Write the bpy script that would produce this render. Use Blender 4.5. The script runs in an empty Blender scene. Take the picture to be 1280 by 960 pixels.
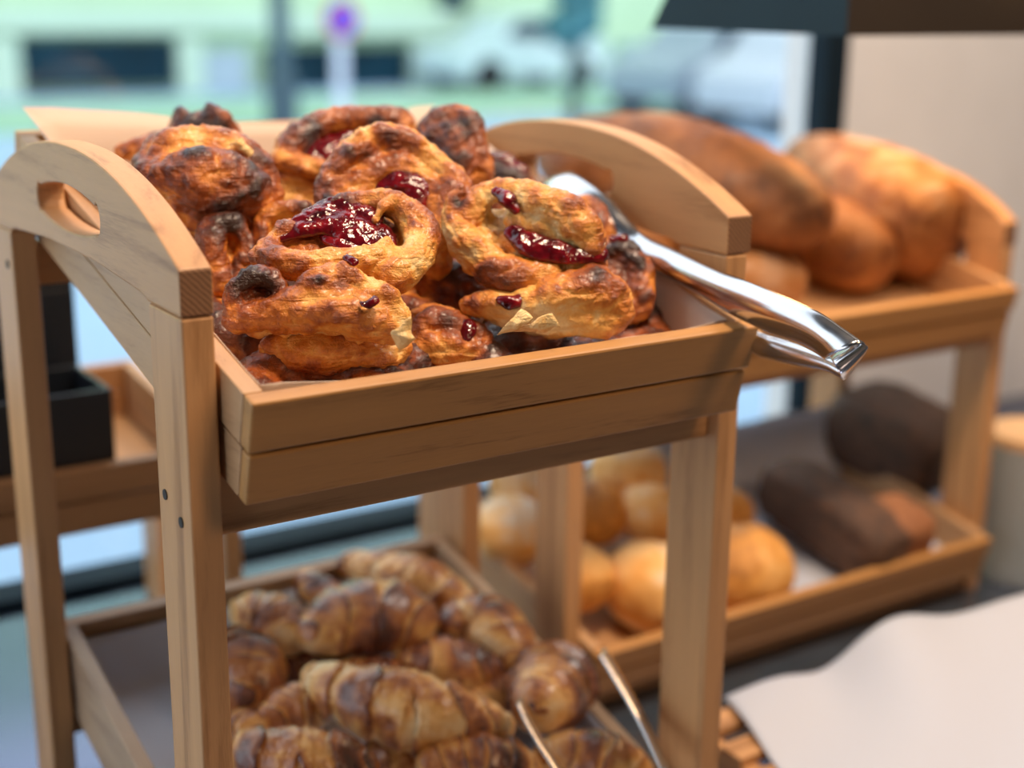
import bpy, bmesh, math, random
import numpy as np
from mathutils import Vector, Matrix, noise
S = bpy.context.scene
COL = S.collection
rnd = random.Random(4)

# ------------------------------------------------------------------ camera
CAM = np.array([-0.27946, -0.75648, 0.17829])
YAW, PITCH, ROLL, FPX = 0.5895, 0.2663, 0.0126, 1771.36
fw = np.array([math.sin(YAW)*math.cos(PITCH), math.cos(YAW)*math.cos(PITCH), -math.sin(PITCH)])
rt = np.array([math.cos(YAW), -math.sin(YAW), 0.0]); up = np.cross(rt, fw)
rt, up = rt*math.cos(ROLL)+up*math.sin(ROLL), -rt*math.sin(ROLL)+up*math.cos(ROLL)
cd = bpy.data.cameras.new('camera'); cam = bpy.data.objects.new('camera', cd); COL.objects.link(cam)
cam.matrix_world = Matrix(((rt[0], up[0], -fw[0], CAM[0]), (rt[1], up[1], -fw[1], CAM[1]),
                           (rt[2], up[2], -fw[2], CAM[2]), (0, 0, 0, 1)))
cd.sensor_width = 36; cd.lens = 36*FPX/1280; cd.clip_start = 0.05; cd.clip_end = 200
cd.dof.use_dof = True; cd.dof.focus_distance = 0.90; cd.dof.aperture_fstop = 2.6
S.camera = cam
# ------------------------------------------------------------------ view, world, lights
S.view_settings.view_transform = 'Standard'; S.view_settings.look = 'None'
S.view_settings.gamma = 1; S.view_settings.use_curve_mapping = False
S.view_settings.exposure = 0.15
W = bpy.data.worlds.new('sky'); S.world = W; W.use_nodes = True
bg = W.node_tree.nodes['Background']; bg.inputs[0].default_value = (0.82, 0.89, 1.0, 1); bg.inputs[1].default_value = 2.1

def area(name, loc, target, size, power, color):
    l = bpy.data.lights.new(name, 'AREA'); l.size = size; l.energy = power; l.color = color
    o = bpy.data.objects.new(name, l); COL.objects.link(o); o.location = loc
    o.rotation_euler = (Vector(target)-Vector(loc)).to_track_quat('-Z', 'Y').to_euler(); return o
area('unseen_room_light', (0.42, -0.30, 1.55), (0.22, 0.08, 0), 0.32, 29, (1.0, 0.74, 0.52))
area('unseen_room_light', (0.9, -1.7, 1.4), (0.3, 0.1, -0.2), 0.5, 10.5, (1.0, 0.64, 0.36))  # added warm front fill with no visible source
area('unseen_room_light', (1.5, -0.35, 1.6), (1.2, 0.6, -0.1), 0.5, 18, (1.0, 0.88, 0.78))  # added to brighten right wall, canister and rolls; source unseen

# ------------------------------------------------------------------ helpers
def ray(px, py): return fw + rt*(px-640)/FPX + up*(480-py)/FPX
def dep(px, py, d): return CAM + ray(px, py)*d
def onX(px, py, X): r = ray(px, py); return CAM + r*(X-CAM[0])/r[0]
def onY(px, py, Y): r = ray(px, py); return CAM + r*(Y-CAM[1])/r[1]
def onZ(px, py, Z): r = ray(px, py); return CAM + r*(Z-CAM[2])/r[2]
def onP(px, py, P0, n): r = ray(px, py); return CAM + r*(((P0-CAM)@n)/(r@n))

def tag(o, label=None, cat=None, group=None, kind=None):
    if label: o['label'] = label
    if cat: o['category'] = cat
    if group: o['group'] = group
    if kind: o['kind'] = kind
    return o
def empty(name, loc=(0, 0, 0)):
    o = bpy.data.objects.new(name, None); COL.objects.link(o); o.location = loc; o.empty_display_size = 0.02; return o
def link(name, me, mat=None, parent=None, smooth=False):
    o = bpy.data.objects.new(name, me); COL.objects.link(o)
    if mat: me.materials.append(mat)
    if smooth:
        me.polygons.foreach_set('use_smooth', [True]*len(me.polygons))
    if parent:
        o.parent = parent
        o.matrix_parent_inverse = Matrix.Translation(-Vector(parent.location)) if parent.type == 'EMPTY' and parent.parent is None else Matrix.Identity(4)
    return o
def subpart(o, parent):            # a mesh whose vertices are already in world space under a mesh parent
    o.parent = parent; o.matrix_parent_inverse = Matrix.Identity(4); return o
def tomesh(bm, name='m'):
    bmesh.ops.recalc_face_normals(bm, faces=bm.faces)
    me = bpy.data.meshes.new(name); bm.to_mesh(me); bm.free(); return me
def bev(o, w=0.0015, seg=2, ang=35):
    m = o.modifiers.new('bevel', 'BEVEL'); m.width = w; m.segments = seg; m.limit_method = 'ANGLE'; m.angle_limit = math.radians(ang)
    return o
IDF = lambda x, y, z: (x, y, z)
def box(bm, a, b, T=IDF):
    v = [bm.verts.new(T(x, y, z)) for x in (a[0], b[0]) for y in (a[1], b[1]) for z in (a[2], b[2])]
    for q in ((0,1,3,2),(4,6,7,5),(0,4,5,1),(2,3,7,6),(0,2,6,4),(1,5,7,3)): bm.faces.new([v[i] for i in q])
def boxo(name, a, b, mat, parent=None, T=IDF, bw=0.0015):
    bm = bmesh.new(); box(bm, a, b, T); o = link(name, tomesh(bm, name), mat, parent)
    if bw: bev(o, bw)
    return o
def catmull(pts, n):
    pts = np.array(pts, float); m = len(pts)
    P = np.vstack([2*pts[0]-pts[1], pts, 2*pts[-1]-pts[-2]]); out = []
    for i in range(n):
        u = i/(n-1)*(m-1); k = min(int(u), m-2); t = u-k
        a, b, c, d = P[k:k+4]
        out.append(.5*((2*b)+(-a+c)*t+(2*a-5*b+4*c-d)*t*t+(-a+3*b-3*c+d)*t**3))
    return np.array(out)
def N3(p, s=1.0, o=0): return noise.noise(Vector((p[0]*s+o, p[1]*s+o*1.7, p[2]*s-o)))
def fbm(p, s=1.0, o=0, oc=4): return noise.fractal(Vector((p[0]*s+o, p[1]*s+o*1.7, p[2]*s-o)), 0.9, 2.1, oc)

# ------------------------------------------------------------------ materials
def newmat(name):
    m = bpy.data.materials.new(name); m.use_nodes = True; nt = m.node_tree
    return m, nt, nt.nodes['Principled BSDF']
def ramp(nt, fac, stops):
    r = nt.nodes.new('ShaderNodeValToRGB'); e = r.color_ramp.elements
    while len(e) < len(stops): e.new(0.5)
    for el, (p, c) in zip(e, stops): el.position = p; el.color = (*c, 1)
    nt.links.new(fac, r.inputs[0]); return r.outputs[0]
def flat(name, col, rough=0.6, metal=0, spec=0.5, nscale=0, namt=0.1, bump=0):
    m, nt, b = newmat(name); b.inputs['Roughness'].default_value = rough; b.inputs['Metallic'].default_value = metal
    b.inputs['Specular IOR Level'].default_value = spec
    tc = nt.nodes.new('ShaderNodeTexCoord'); n = nt.nodes.new('ShaderNodeTexNoise'); n.inputs['Scale'].default_value = nscale or 8
    n.inputs['Detail'].default_value = 4
    nt.links.new(tc.outputs['Object'], n.inputs['Vector'])
    c0 = tuple(max(0, c*(1-namt)) for c in col); c1 = tuple(min(1, c*(1+namt)) for c in col)
    nt.links.new(ramp(nt, n.outputs['Fac'], [(0.3, c0), (0.7, c1)]), b.inputs['Base Color'])
    if bump:
        bp = nt.nodes.new('ShaderNodeBump'); bp.inputs['Strength'].default_value = bump; bp.inputs['Distance'].default_value = 0.002
        nt.links.new(n.outputs['Fac'], bp.inputs['Height']); nt.links.new(bp.outputs[0], b.inputs['Normal'])
    return m
def wood(name, axis, light=(0.60, 0.36, 0.20), dark=(0.40, 0.205, 0.095), pore=0.5, rough=0.48):
    m, nt, b = newmat(name); L = nt.links.new
    tc = nt.nodes.new('ShaderNodeTexCoord')
    def mapped(sc):
        mp = nt.nodes.new('ShaderNodeMapping'); s = [sc[1]]*3; s[axis] = sc[0]; mp.inputs['Scale'].default_value = s
        L(tc.outputs['Object'], mp.inputs['Vector']); return mp.outputs[0]
    n1 = nt.nodes.new('ShaderNodeTexNoise'); n1.inputs['Scale'].default_value = 1; n1.inputs['Detail'].default_value = 6; n1.inputs['Distortion'].default_value = 0.6
    L(mapped((4, 55)), n1.inputs['Vector'])
    n2 = nt.nodes.new('ShaderNodeTexNoise'); n2.inputs['Scale'].default_value = 1; n2.inputs['Detail'].default_value = 3
    L(mapped((60, 900)), n2.inputs['Vector'])
    mx = nt.nodes.new('ShaderNodeMath'); mx.operation = 'MULTIPLY_ADD'; mx.inputs[1].default_value = 0.45*pore; L(n2.outputs['Fac'], mx.inputs[0]); L(n1.outputs['Fac'], mx.inputs[2])
    c = ramp(nt, mx.outputs[0], [(0.42, dark), (0.60, light), (0.85, tuple(min(1, x*1.12) for x in light))])
    L(c, b.inputs['Base Color']); b.inputs['Roughness'].default_value = rough
    bp = nt.nodes.new('ShaderNodeBump'); bp.inputs['Strength'].default_value = 0.12; bp.inputs['Distance'].default_value = 0.001
    L(n2.outputs['Fac'], bp.inputs['Height']); L(bp.outputs[0], b.inputs['Normal'])
    return m
BL, BD = (0.56, 0.295, 0.125), (0.35, 0.165, 0.060)
WX, WY, WZ = wood('beech_x', 0, BL, BD), wood('beech_y', 1, BL, BD), wood('beech_z', 2, BL, BD)
TX = wood('tray_beech_x', 0, (0.46, 0.225, 0.068), (0.25, 0.108, 0.028), 0.9); TY = wood('tray_beech_y', 1, (0.50, 0.29, 0.14), (0.35, 0.18, 0.08), 0.9)
def endgrain():
    m, nt, b = newmat('end_grain'); L = nt.links.new
    tc = nt.nodes.new('ShaderNodeTexCoord'); w = nt.nodes.new('ShaderNodeTexWave'); w.inputs['Scale'].default_value = 160; w.inputs['Distortion'].default_value = 2
    w.bands_direction = 'DIAGONAL'
    L(tc.outputs['Object'], w.inputs['Vector'])
    L(ramp(nt, w.outputs['Fac'], [(0.2, (0.16, 0.07, 0.03)), (0.8, (0.30, 0.15, 0.07))]), b.inputs['Base Color']); b.inputs['Roughness'].default_value = 0.7
    return m
EG = endgrain()
def paper(name, col=(0.86, 0.80, 0.74), trans=0.3):
    m, nt, b = newmat(name); L = nt.links.new
    b.inputs['Base Color'].default_value = (*col, 1); b.inputs['Roughness'].default_value = 0.75
    t = nt.nodes.new('ShaderNodeBsdfTranslucent'); t.inputs[0].default_value = (*col, 1)
    mx = nt.nodes.new('ShaderNodeMixShader'); mx.inputs[0].default_value = trans
    L(b.outputs[0], mx.inputs[1]); L(t.outputs[0], mx.inputs[2]); L(mx.outputs[0], nt.nodes['Material Output'].inputs[0])
    return m
PAPER = paper('baking_paper', (0.90, 0.76, 0.64)); PAPERW = paper('white_paper', (0.60, 0.64, 0.74), 0.15)

def crust(name, stops, rough=(0.25, 0.55), layer=1.0, coat=0.35, fine=260):
    m, nt, b = newmat(name); L = nt.links.new
    at = nt.nodes.new('ShaderNodeAttribute'); at.attribute_name = 'bake_shade'
    tc = nt.nodes.new('ShaderNodeTexCoord')
    n = nt.nodes.new('ShaderNodeTexNoise'); n.inputs['Scale'].default_value = 90; n.inputs['Detail'].default_value = 6; L(tc.outputs['Object'], n.inputs['Vector'])
    n2 = nt.nodes.new('ShaderNodeTexNoise'); n2.inputs['Scale'].default_value = fine; n2.inputs['Detail'].default_value = 5; n2.inputs['Distortion'].default_value = 1.5; L(tc.outputs['Object'], n2.inputs['Vector'])
    a = nt.nodes.new('ShaderNodeMath'); a.operation = 'MULTIPLY_ADD'; a.inputs[1].default_value = 0.55; L(n.outputs['Fac'], a.inputs[0]); L(at.outputs['Fac'], a.inputs[2])
    a2 = nt.nodes.new('ShaderNodeMath'); a2.operation = 'MULTIPLY_ADD'; a2.inputs[1].default_value = 0.25; L(n2.outputs['Fac'], a2.inputs[0]); L(a.outputs[0], a2.inputs[2])
    s = nt.nodes.new('ShaderNodeMath'); s.operation = 'SUBTRACT'; s.inputs[1].default_value = 0.40; L(a2.outputs[0], s.inputs[0])
    L(ramp(nt, s.outputs[0], stops), b.inputs['Base Color'])
    mr = nt.nodes.new('ShaderNodeMapRange'); mr.inputs['To Min'].default_value = rough[1]; mr.inputs['To Max'].default_value = rough[0]; L(s.outputs[0], mr.inputs['Value']); L(mr.outputs[0], b.inputs['Roughness'])
    b.inputs['Coat Weight'].default_value = coat; b.inputs['Coat Roughness'].default_value = 0.25
    # flaky layers
    w = nt.nodes.new('ShaderNodeTexNoise'); mp = nt.nodes.new('ShaderNodeMapping'); mp.inputs['Scale'].default_value = (30, 60, 320); mp.inputs['Rotation'].default_value = (0.25, 0.3, 0)
    w.inputs['Scale'].default_value = 1; w.inputs['Detail'].default_value = 5; w.inputs['Distortion'].default_value = 0.8
    L(tc.outputs['Object'], mp.inputs[0]); L(mp.outputs[0], w.inputs['Vector'])
    h = nt.nodes.new('ShaderNodeMath'); h.operation = 'ADD'; L(w.outputs['Fac'], h.inputs[0]); L(n2.outputs['Fac'], h.inputs[1])
    bp = nt.nodes.new('ShaderNodeBump'); bp.inputs['Strength'].default_value = 0.8*layer; bp.inputs['Distance'].default_value = 0.0022
    L(h.outputs[0], bp.inputs['Height']); L(bp.outputs[0], b.inputs['Normal'])
    return m
PASTRY = crust('danish_crust', [(0.0, (0.94, 0.66, 0.29)), (0.18, (0.88, 0.45, 0.10)), (0.38, (0.68, 0.23, 0.028)), (0.57, (0.36, 0.085, 0.013)), (0.80, (0.13, 0.028, 0.010)), (1.0, (0.035, 0.013, 0.010))], rough=(0.30, 0.5), coat=0.32)
CROIS = crust('croissant_crust', [(0.0, (0.95, 0.68, 0.34)), (0.28, (0.84, 0.43, 0.11)), (0.48, (0.48, 0.155, 0.028)), (0.70, (0.16, 0.038, 0.012)), (1.0, (0.04, 0.014, 0.01))], coat=0.8, rough=(0.2, 0.45))
LOAF = crust('loaf_crust', [(0.0, (0.62, 0.45, 0.33)), (0.35, (0.52, 0.24, 0.08)), (0.6, (0.32, 0.12, 0.035)), (1.0, (0.10, 0.04, 0.02))], rough=(0.5, 0.7), coat=0.05, layer=0.5)
ROLL = crust('roll_crust', [(0.0, (0.88, 0.78, 0.64)), (0.3, (0.92, 0.54, 0.19)), (0.6, (0.80, 0.36, 0.07)), (1.0, (0.28, 0.11, 0.03))], rough=(0.5, 0.7), coat=0.0, layer=0.4)  # orange stops also carry the warm light falling on the rolls
RYE = crust('rye_crust', [(0.0, (0.30, 0.14, 0.06)), (0.4, (0.12, 0.06, 0.035)), (1.0, (0.03, 0.018, 0.012))], rough=(0.6, 0.8), coat=0.0, layer=0.9)
def jam():
    m, nt, b = newmat('jam'); L = nt.links.new
    tc = nt.nodes.new('ShaderNodeTexCoord'); n = nt.nodes.new('ShaderNodeTexNoise'); n.inputs['Scale'].default_value = 110; n.inputs['Detail'].default_value = 3; L(tc.outputs['Object'], n.inputs['Vector'])
    L(ramp(nt, n.outputs['Fac'], [(0.3, (0.03, 0.002, 0.004)), (0.55, (0.13, 0.003, 0.008)), (0.8, (0.32, 0.012, 0.015))]), b.inputs['Base Color'])
    b.inputs['Roughness'].default_value = 0.12; b.inputs['Coat Weight'].default_value = 0.2; b.inputs['Coat Roughness'].default_value = 0.05
    bp = nt.nodes.new('ShaderNodeBump'); bp.inputs['Strength'].default_value = 0.8; bp.inputs['Distance'].default_value = 0.003; L(n.outputs['Fac'], bp.inputs['Height']); L(bp.outputs[0], b.inputs['Normal'])
    return m
JAM = jam()
def steel():
    m, nt, b = newmat('steel'); L = nt.links.new
    b.inputs['Base Color'].default_value = (0.62, 0.62, 0.63, 1); b.inputs['Metallic'].default_value = 1
    tc = nt.nodes.new('ShaderNodeTexCoord'); n = nt.nodes.new('ShaderNodeTexNoise'); n.inputs['Scale'].default_value = 60; n.inputs['Detail'].default_value = 5; L(tc.outputs['Object'], n.inputs['Vector'])
    mr = nt.nodes.new('ShaderNodeMapRange'); mr.inputs['To Min'].default_value = 0.10; mr.inputs['To Max'].default_value = 0.26; L(n.outputs['Fac'], mr.inputs['Value']); L(mr.outputs[0], b.inputs['Roughness'])
    return m
STEEL = steel()
M_screw = flat('dark_screw', (0.05, 0.045, 0.04), 0.6, metal=0.5)

# ------------------------------------------------------------------ setting
WALLY = 0.87
CT = -0.53                                                     # counter top
FLOORZ = -1.42; STREETZ = -1.52
def structure(name, a, b, mat, bw=0): return tag(boxo(name, a, b, mat, bw=bw), kind='structure')
M_floor = flat('floor_tile', (0.25, 0.22, 0.2), 0.4); M_room = flat('taupe_plaster', (0.20, 0.16, 0.14), 0.8, namt=0.05); M_wall = flat('white_plaster', (0.84, 0.82, 0.80), 0.8, namt=0.03)
M_frame = flat('dark_window_frame', (0.008, 0.018, 0.028), 0.7, spec=0.15); M_street = flat('pavement', (0.31, 0.45, 0.60), 0.7, nscale=0.3)
M_sill = flat('pale_sill', (0.62, 0.70, 0.78), 0.4, namt=0.03)
structure('floor', (-3.0, -3.0, FLOORZ-0.1), (4.5, WALLY-0.02, FLOORZ), M_floor)
structure('ceiling', (-3.0, -3.0, 2.3), (4.5, WALLY+0.1, 2.4), flat('grey_ceiling', (0.16, 0.15, 0.15), 0.9))
fx = onY(1020, 100, WALLY)[0]; fx2 = onY(1048, 100, WALLY)[0]
structure('wall_back', (fx2, WALLY-0.02, FLOORZ), (4.5, WALLY+0.12, 2.3), M_wall)
structure('wall_right', (4.5, -3.0, FLOORZ), (4.6, WALLY+0.12, 2.3), M_wall)
structure('wall_front', (-3.0, -3.1, FLOORZ), (4.5, -3.0, 2.3), M_room)  # unseen wall behind the camera, added to cut ambient light
structure('wall_left', (-3.1, -3.0, FLOORZ), (-3.0, WALLY+0.1, -0.6), M_room)  # unseen left wall, added to cut ambient; gap above lets side daylight in
structure('trim_4', (-3.1, -3.0, 1.7), (-3.0, WALLY+0.1, 2.3), M_room)
structure('trim_5', (-3.1, -3.0, -0.6), (-3.0, -1.6, 1.7), M_room)
structure('wall_below_window', (-3.0, WALLY, FLOORZ), (fx2, WALLY+0.12, CT-0.03), M_wall)['kind'] = 'structure'
structure('trim_1', (-3.0, WALLY-0.01, CT-0.03), (fx2, WALLY+0.05, CT+0.012), M_frame, 0.002)        # bottom rail
structure('trim_2', (fx, WALLY-0.02, CT), (fx2, WALLY+0.02, 2.3), M_frame, 0.002)                       # right upright
structure('trim_3', (-3.0, WALLY-0.03, 1.95), (fx, WALLY+0.05, 2.3), M_frame, 0.002)
gm, gnt, gb = newmat('window_glass')
gt = gnt.nodes.new('ShaderNodeBsdfTransparent'); gt.inputs[0].default_value = (0.97, 0.99, 0.99, 1); gg = gnt.nodes.new('ShaderNodeBsdfGlossy'); gg.inputs['Roughness'].default_value = 0.02
gx = gnt.nodes.new('ShaderNodeMixShader'); gx.inputs[0].default_value = 0.04
gnt.links.new(gt.outputs[0], gx.inputs[1]); gnt.links.new(gg.outputs[0], gx.inputs[2]); gnt.links.new(gx.outputs[0], gnt.nodes['Material Output'].inputs[0])
structure('window_1', (-3.0, WALLY+0.01, CT+0.012), (fx, WALLY+0.018, 1.95), gm)
structure('ground', (-40, WALLY+0.12, STREETZ-0.2), (70, 60, STREETZ), M_street)
M_grass = flat('verge_grass', (0.30, 0.50, 0.34), 0.9, nscale=2, namt=0.3)

# counter
M_counter = flat('glossy_blue_grey_stone', (0.045, 0.055, 0.07), 0.13, spec=1.0, nscale=14, namt=0.25)
M_counter.node_tree.nodes['Principled BSDF'].inputs['IOR'].default_value = 2.1; M_counter.node_tree.nodes['Principled BSDF'].inputs['Specular Tint'].default_value = (0.60, 0.68, 1.0, 1)  # blue specular tint imitates sky reflected in the counter
ct = empty('counter', (0.5, 0.2, FLOORZ)); tag(ct, 'glossy dark stone counter below the big window, under all stands', 'counter')
boxo('countertop', (-2.2, -0.55, CT-0.035), (3.2, WALLY-0.022, CT), M_counter, ct, bw=0.004)
boxo('cabinet_body', (-2.15, -0.48, FLOORZ), (3.15, WALLY-0.03, CT-0.035), flat('dark_cabinet', (0.05, 0.045, 0.04), 0.5), ct)

# ------------------------------------------------------------------ street outside
YF = 24.0
M_green = flat('mint_render', (0.50, 0.68, 0.44), 0.8, nscale=0.4, namt=0.1); M_pale = flat('pale_render', (0.56, 0.72, 0.56), 0.8, nscale=0.4, namt=0.06)
M_teal = flat('teal_glass', (0.006, 0.035, 0.055), 0.7, spec=0.1, nscale=0.8, namt=0.6); M_grey = flat('grey_render', (0.42, 0.52, 0.58), 0.7)
bl = empty('building', (10, YF, STREETZ)); tag(bl, 'long mint green building with dark shop windows across the street', 'building')
def fp(px, py, Y=YF):
    p = onY(px, py, Y); return p
def fbox(name, x0, y0, x1, y1, mat, t0=0.0, t1=0.3, par=bl, Y=YF):
    a = fp(x0, (y0+y1)/2, Y); b = fp(x1, (y0+y1)/2, Y); zt = fp((x0+x1)/2, y0, Y)[2]; zb = fp((x0+x1)/2, y1, Y)[2]
    zt = max(zt, STREETZ+0.05); zb = max(zb, STREETZ)
    return boxo(name, (a[0], Y-t1, zb), (b[0], Y-t0, zt), mat, par, bw=0)
boxo('wall', (-30, YF, STREETZ), (60, YF+6, 12), M_green, bl, bw=0)
fbox('shop_window', 22, 48, 210, 108, M_teal); fbox('shop_window', 330, 58, 500, 118, M_teal)
fbox('fascia_band', -60, 8, 330, 40, M_pale); fbox('fascia_band', 350, 12, 560, 44, M_pale)
fbox('pillar', 215, 46, 245, 128, M_pale, 0, 0.4); fbox('pillar', 505, 50, 545, 128, M_pale, 0, 0.4); fbox('pillar', -20, 46, 18, 128, M_pale, 0, 0.4)
fbox('doorway', 245, 62, 305, 126, M_grey, 0, 0.2); fbox('doorway', 528, 70, 570, 126, M_grey, 0, 0.2)
fbox('window', 548, -40, 575, 12, M_teal); fbox('window', 890, 50, 925, 110, M_grey)
fbox('grey_annex', 770, 52, 1200, 120, M_grey, 0, 0.6)
tag(boxo('grass_verge', (-20, 17, STREETZ), (50, 21.2, STREETZ+0.06), M_grass, bw=0), 'low strip of green grass along the far side of the street', 'grass', kind='stuff')
# no parking sign
YS = 14.0
sg = empty('road_sign', tuple(onY(428, 120, YS))); sg.location.z = STREETZ
tag(sg, 'round blue and red no-parking sign on a pale post', 'road sign')
c = onY(426, 24, YS); bpx = c[0]
def cyl(name, p, r, h, mat, par, axis='Z', seg=32, r2=None):
    bm = bmesh.new(); bmesh.ops.create_cone(bm, cap_ends=True, segments=seg, radius1=r, radius2=r if r2 is None else r2, depth=h)
    M = Matrix.Translation(p)
    if axis == 'Y': M = M @ Matrix.Rotation(math.pi/2, 4, 'X')
    if axis == 'X': M = M @ Matrix.Rotation(math.pi/2, 4, 'Y')
    bmesh.ops.transform(bm, matrix=M, verts=bm.verts)
    return link(name, tomesh(bm, name), mat, par)
M_red = flat('sign_red', (0.55, 0.03, 0.06), 0.4); M_blue = flat('sign_blue', (0.03, 0.07, 0.75), 0.4); M_post = flat('pale_post', (0.62, 0.66, 0.74), 0.5)
cyl('post', (bpx, YS+0.03, (STREETZ+c[2]+0.1)/2), 0.075, c[2]+0.1-STREETZ, M_post, sg)
cyl('sign_ring', (bpx, YS-0.03, c[2]), 0.21, 0.03, M_red, sg, 'Y'); cyl('sign_face', (bpx, YS-0.05, c[2]), 0.155, 0.02, M_blue, sg, 'Y')
sl = boxo('sign_bar', (bpx-0.16, YS-0.068, c[2]-0.022), (bpx+0.16, YS-0.06, c[2]+0.022), M_red, sg, bw=0)
for o_ in (sl,):
    for v in o_.data.vertices:
        x, z = v.co.x-bpx, v.co.z-c[2]; v.co.x = bpx+(x-z)*0.707; v.co.z = c[2]+(x+z)*0.707
# dark lamp post and tree trunks
def lamppost(px, Y, label, r, head=True):
    p = onY(px, 100, Y); o = empty('street_lamp', (p[0], Y, STREETZ)); tag(o, label, 'street lamp')
    cyl('pole', (p[0], Y, STREETZ+3.0), r, 6.0, flat('dark_pole', (0.06, 0.11, 0.13), 0.5), o)
    cyl('pole_base', (p[0], Y, STREETZ+0.35), r*1.6, 0.7, flat('dark_pole_base', (0.05, 0.09, 0.11), 0.5), o)
    cyl('lamp_head', (p[0], Y, STREETZ+6.1), 0.3, 0.2, M_grey, o, r2=0.15)
lamppost(352, 16, 'dark street lamp pole between the two dark shop windows', 0.13)
# shrub-like tree at 718
def tree(px, Y, base_py, label, h, cr, col):
    p = onY(px, 100, Y); o = empty('tree', (p[0], Y, STREETZ)); tag(o, label, 'tree')
    cyl('trunk', (p[0], Y, STREETZ+h*0.4), 0.10, h*0.8, flat('trunk', (0.06, 0.10, 0.09), 0.9), o, r2=0.07)
    bm = bmesh.new(); rr = random.Random(px)
    for i in range(26):
        a = rr.uniform(0, 6.28); q = rr.uniform(0.1, 1)**0.6*cr; z = rr.uniform(0.45, 1.0)*h
        M = Matrix.Translation((p[0]+math.cos(a)*q, Y+math.sin(a)*q, STREETZ+z)) @ Matrix.Diagonal((rr.uniform(.16, .3), rr.uniform(.16, .3), rr.uniform(.15, .35), 1))
        bmesh.ops.create_icosphere(bm, subdivisions=1, radius=1, matrix=M)
    for v in bm.verts: v.co += Vector((fbm(v.co, 5)*0.1, fbm(v.co, 5, 3)*0.1, 0))
    link('foliage', tomesh(bm, 'foliage'), flat('foliage', col, 0.9, nscale=3, namt=0.5), o)
tree(718, 15, 110, 'slim dark blue-green tree before the mint green wall', 2.6, 0.22, (0.06, 0.20, 0.22))
# cars
def car(px, py, Y, L, col, label):
    g = onY(px, py, Y); o = empty('car', (g[0], Y, STREETZ)); tag(o, label, 'car')
    prof = [(-.5, .22), (-.49, .55), (-.42, .66), (-.25, .74), (-.12, 1.08), (.22, 1.12), (.38, .80), (.49, .72), (.5, .30), (.48, .22)]
    bm = bmesh.new(); vs = []
    for s_ in (-1, 1):
        vs.append([bm.verts.new((g[0]+x*L, Y+s_*(0.85 if z < .8 else 0.68), STREETZ+z*1.25)) for x, z in prof])
    n = len(prof)
    for i in range(n): bm.faces.new((vs[0][i], vs[0][(i+1) % n], vs[1][(i+1) % n], vs[1][i]))
    bm.faces.new(vs[0]); bm.faces.new(vs[1])
    bev(link('body', tomesh(bm, 'body'), flat('car_paint', col, 0.3), o), 0.05, 3)
    w = [(-.21, .80), (-.11, 1.03), (.20, 1.06), (.33, .82)]
    for s_ in (-1, 1):
        bm = bmesh.new(); f = [bm.verts.new((g[0]+x*L, Y+s_*0.87*(1 if z < .85 else .86), STREETZ+z*1.25)) for x, z in w]; bm.faces.new(f)
        r_ = bmesh.ops.extrude_face_region(bm, geom=bm.faces[:]); bmesh.ops.translate(bm, vec=(0, -s_*0.02, 0), verts=[v for v in r_['geom'] if isinstance(v, bmesh.types.BMVert)])
        link('side_window', tomesh(bm, 'w'), M_teal, o)
    for x in (-.31, .31):
        cyl('wheel', (g[0]+x*L, Y-0.74, STREETZ+0.31), 0.31, 0.22, flat('tyre', (0.02, 0.02, 0.025), 0.8), o, 'Y')
        cyl('wheel', (g[0]+x*L, Y+0.74, STREETZ+0.31), 0.31, 0.22, flat('tyre', (0.02, 0.02, 0.025), 0.8), o, 'Y')
car(880, 120, 16.0, 2.6, (0.30, 0.36, 0.42), 'grey car parked across the street, left of the window upright')
car(985, 120, 13.5, 2.0, (0.50, 0.54, 0.60), 'white car parked nearest the dark window upright')
car(640, 120, 22.4, 3.4, (0.55, 0.68, 0.70), 'pale green-grey car parked by the slim tree')

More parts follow.
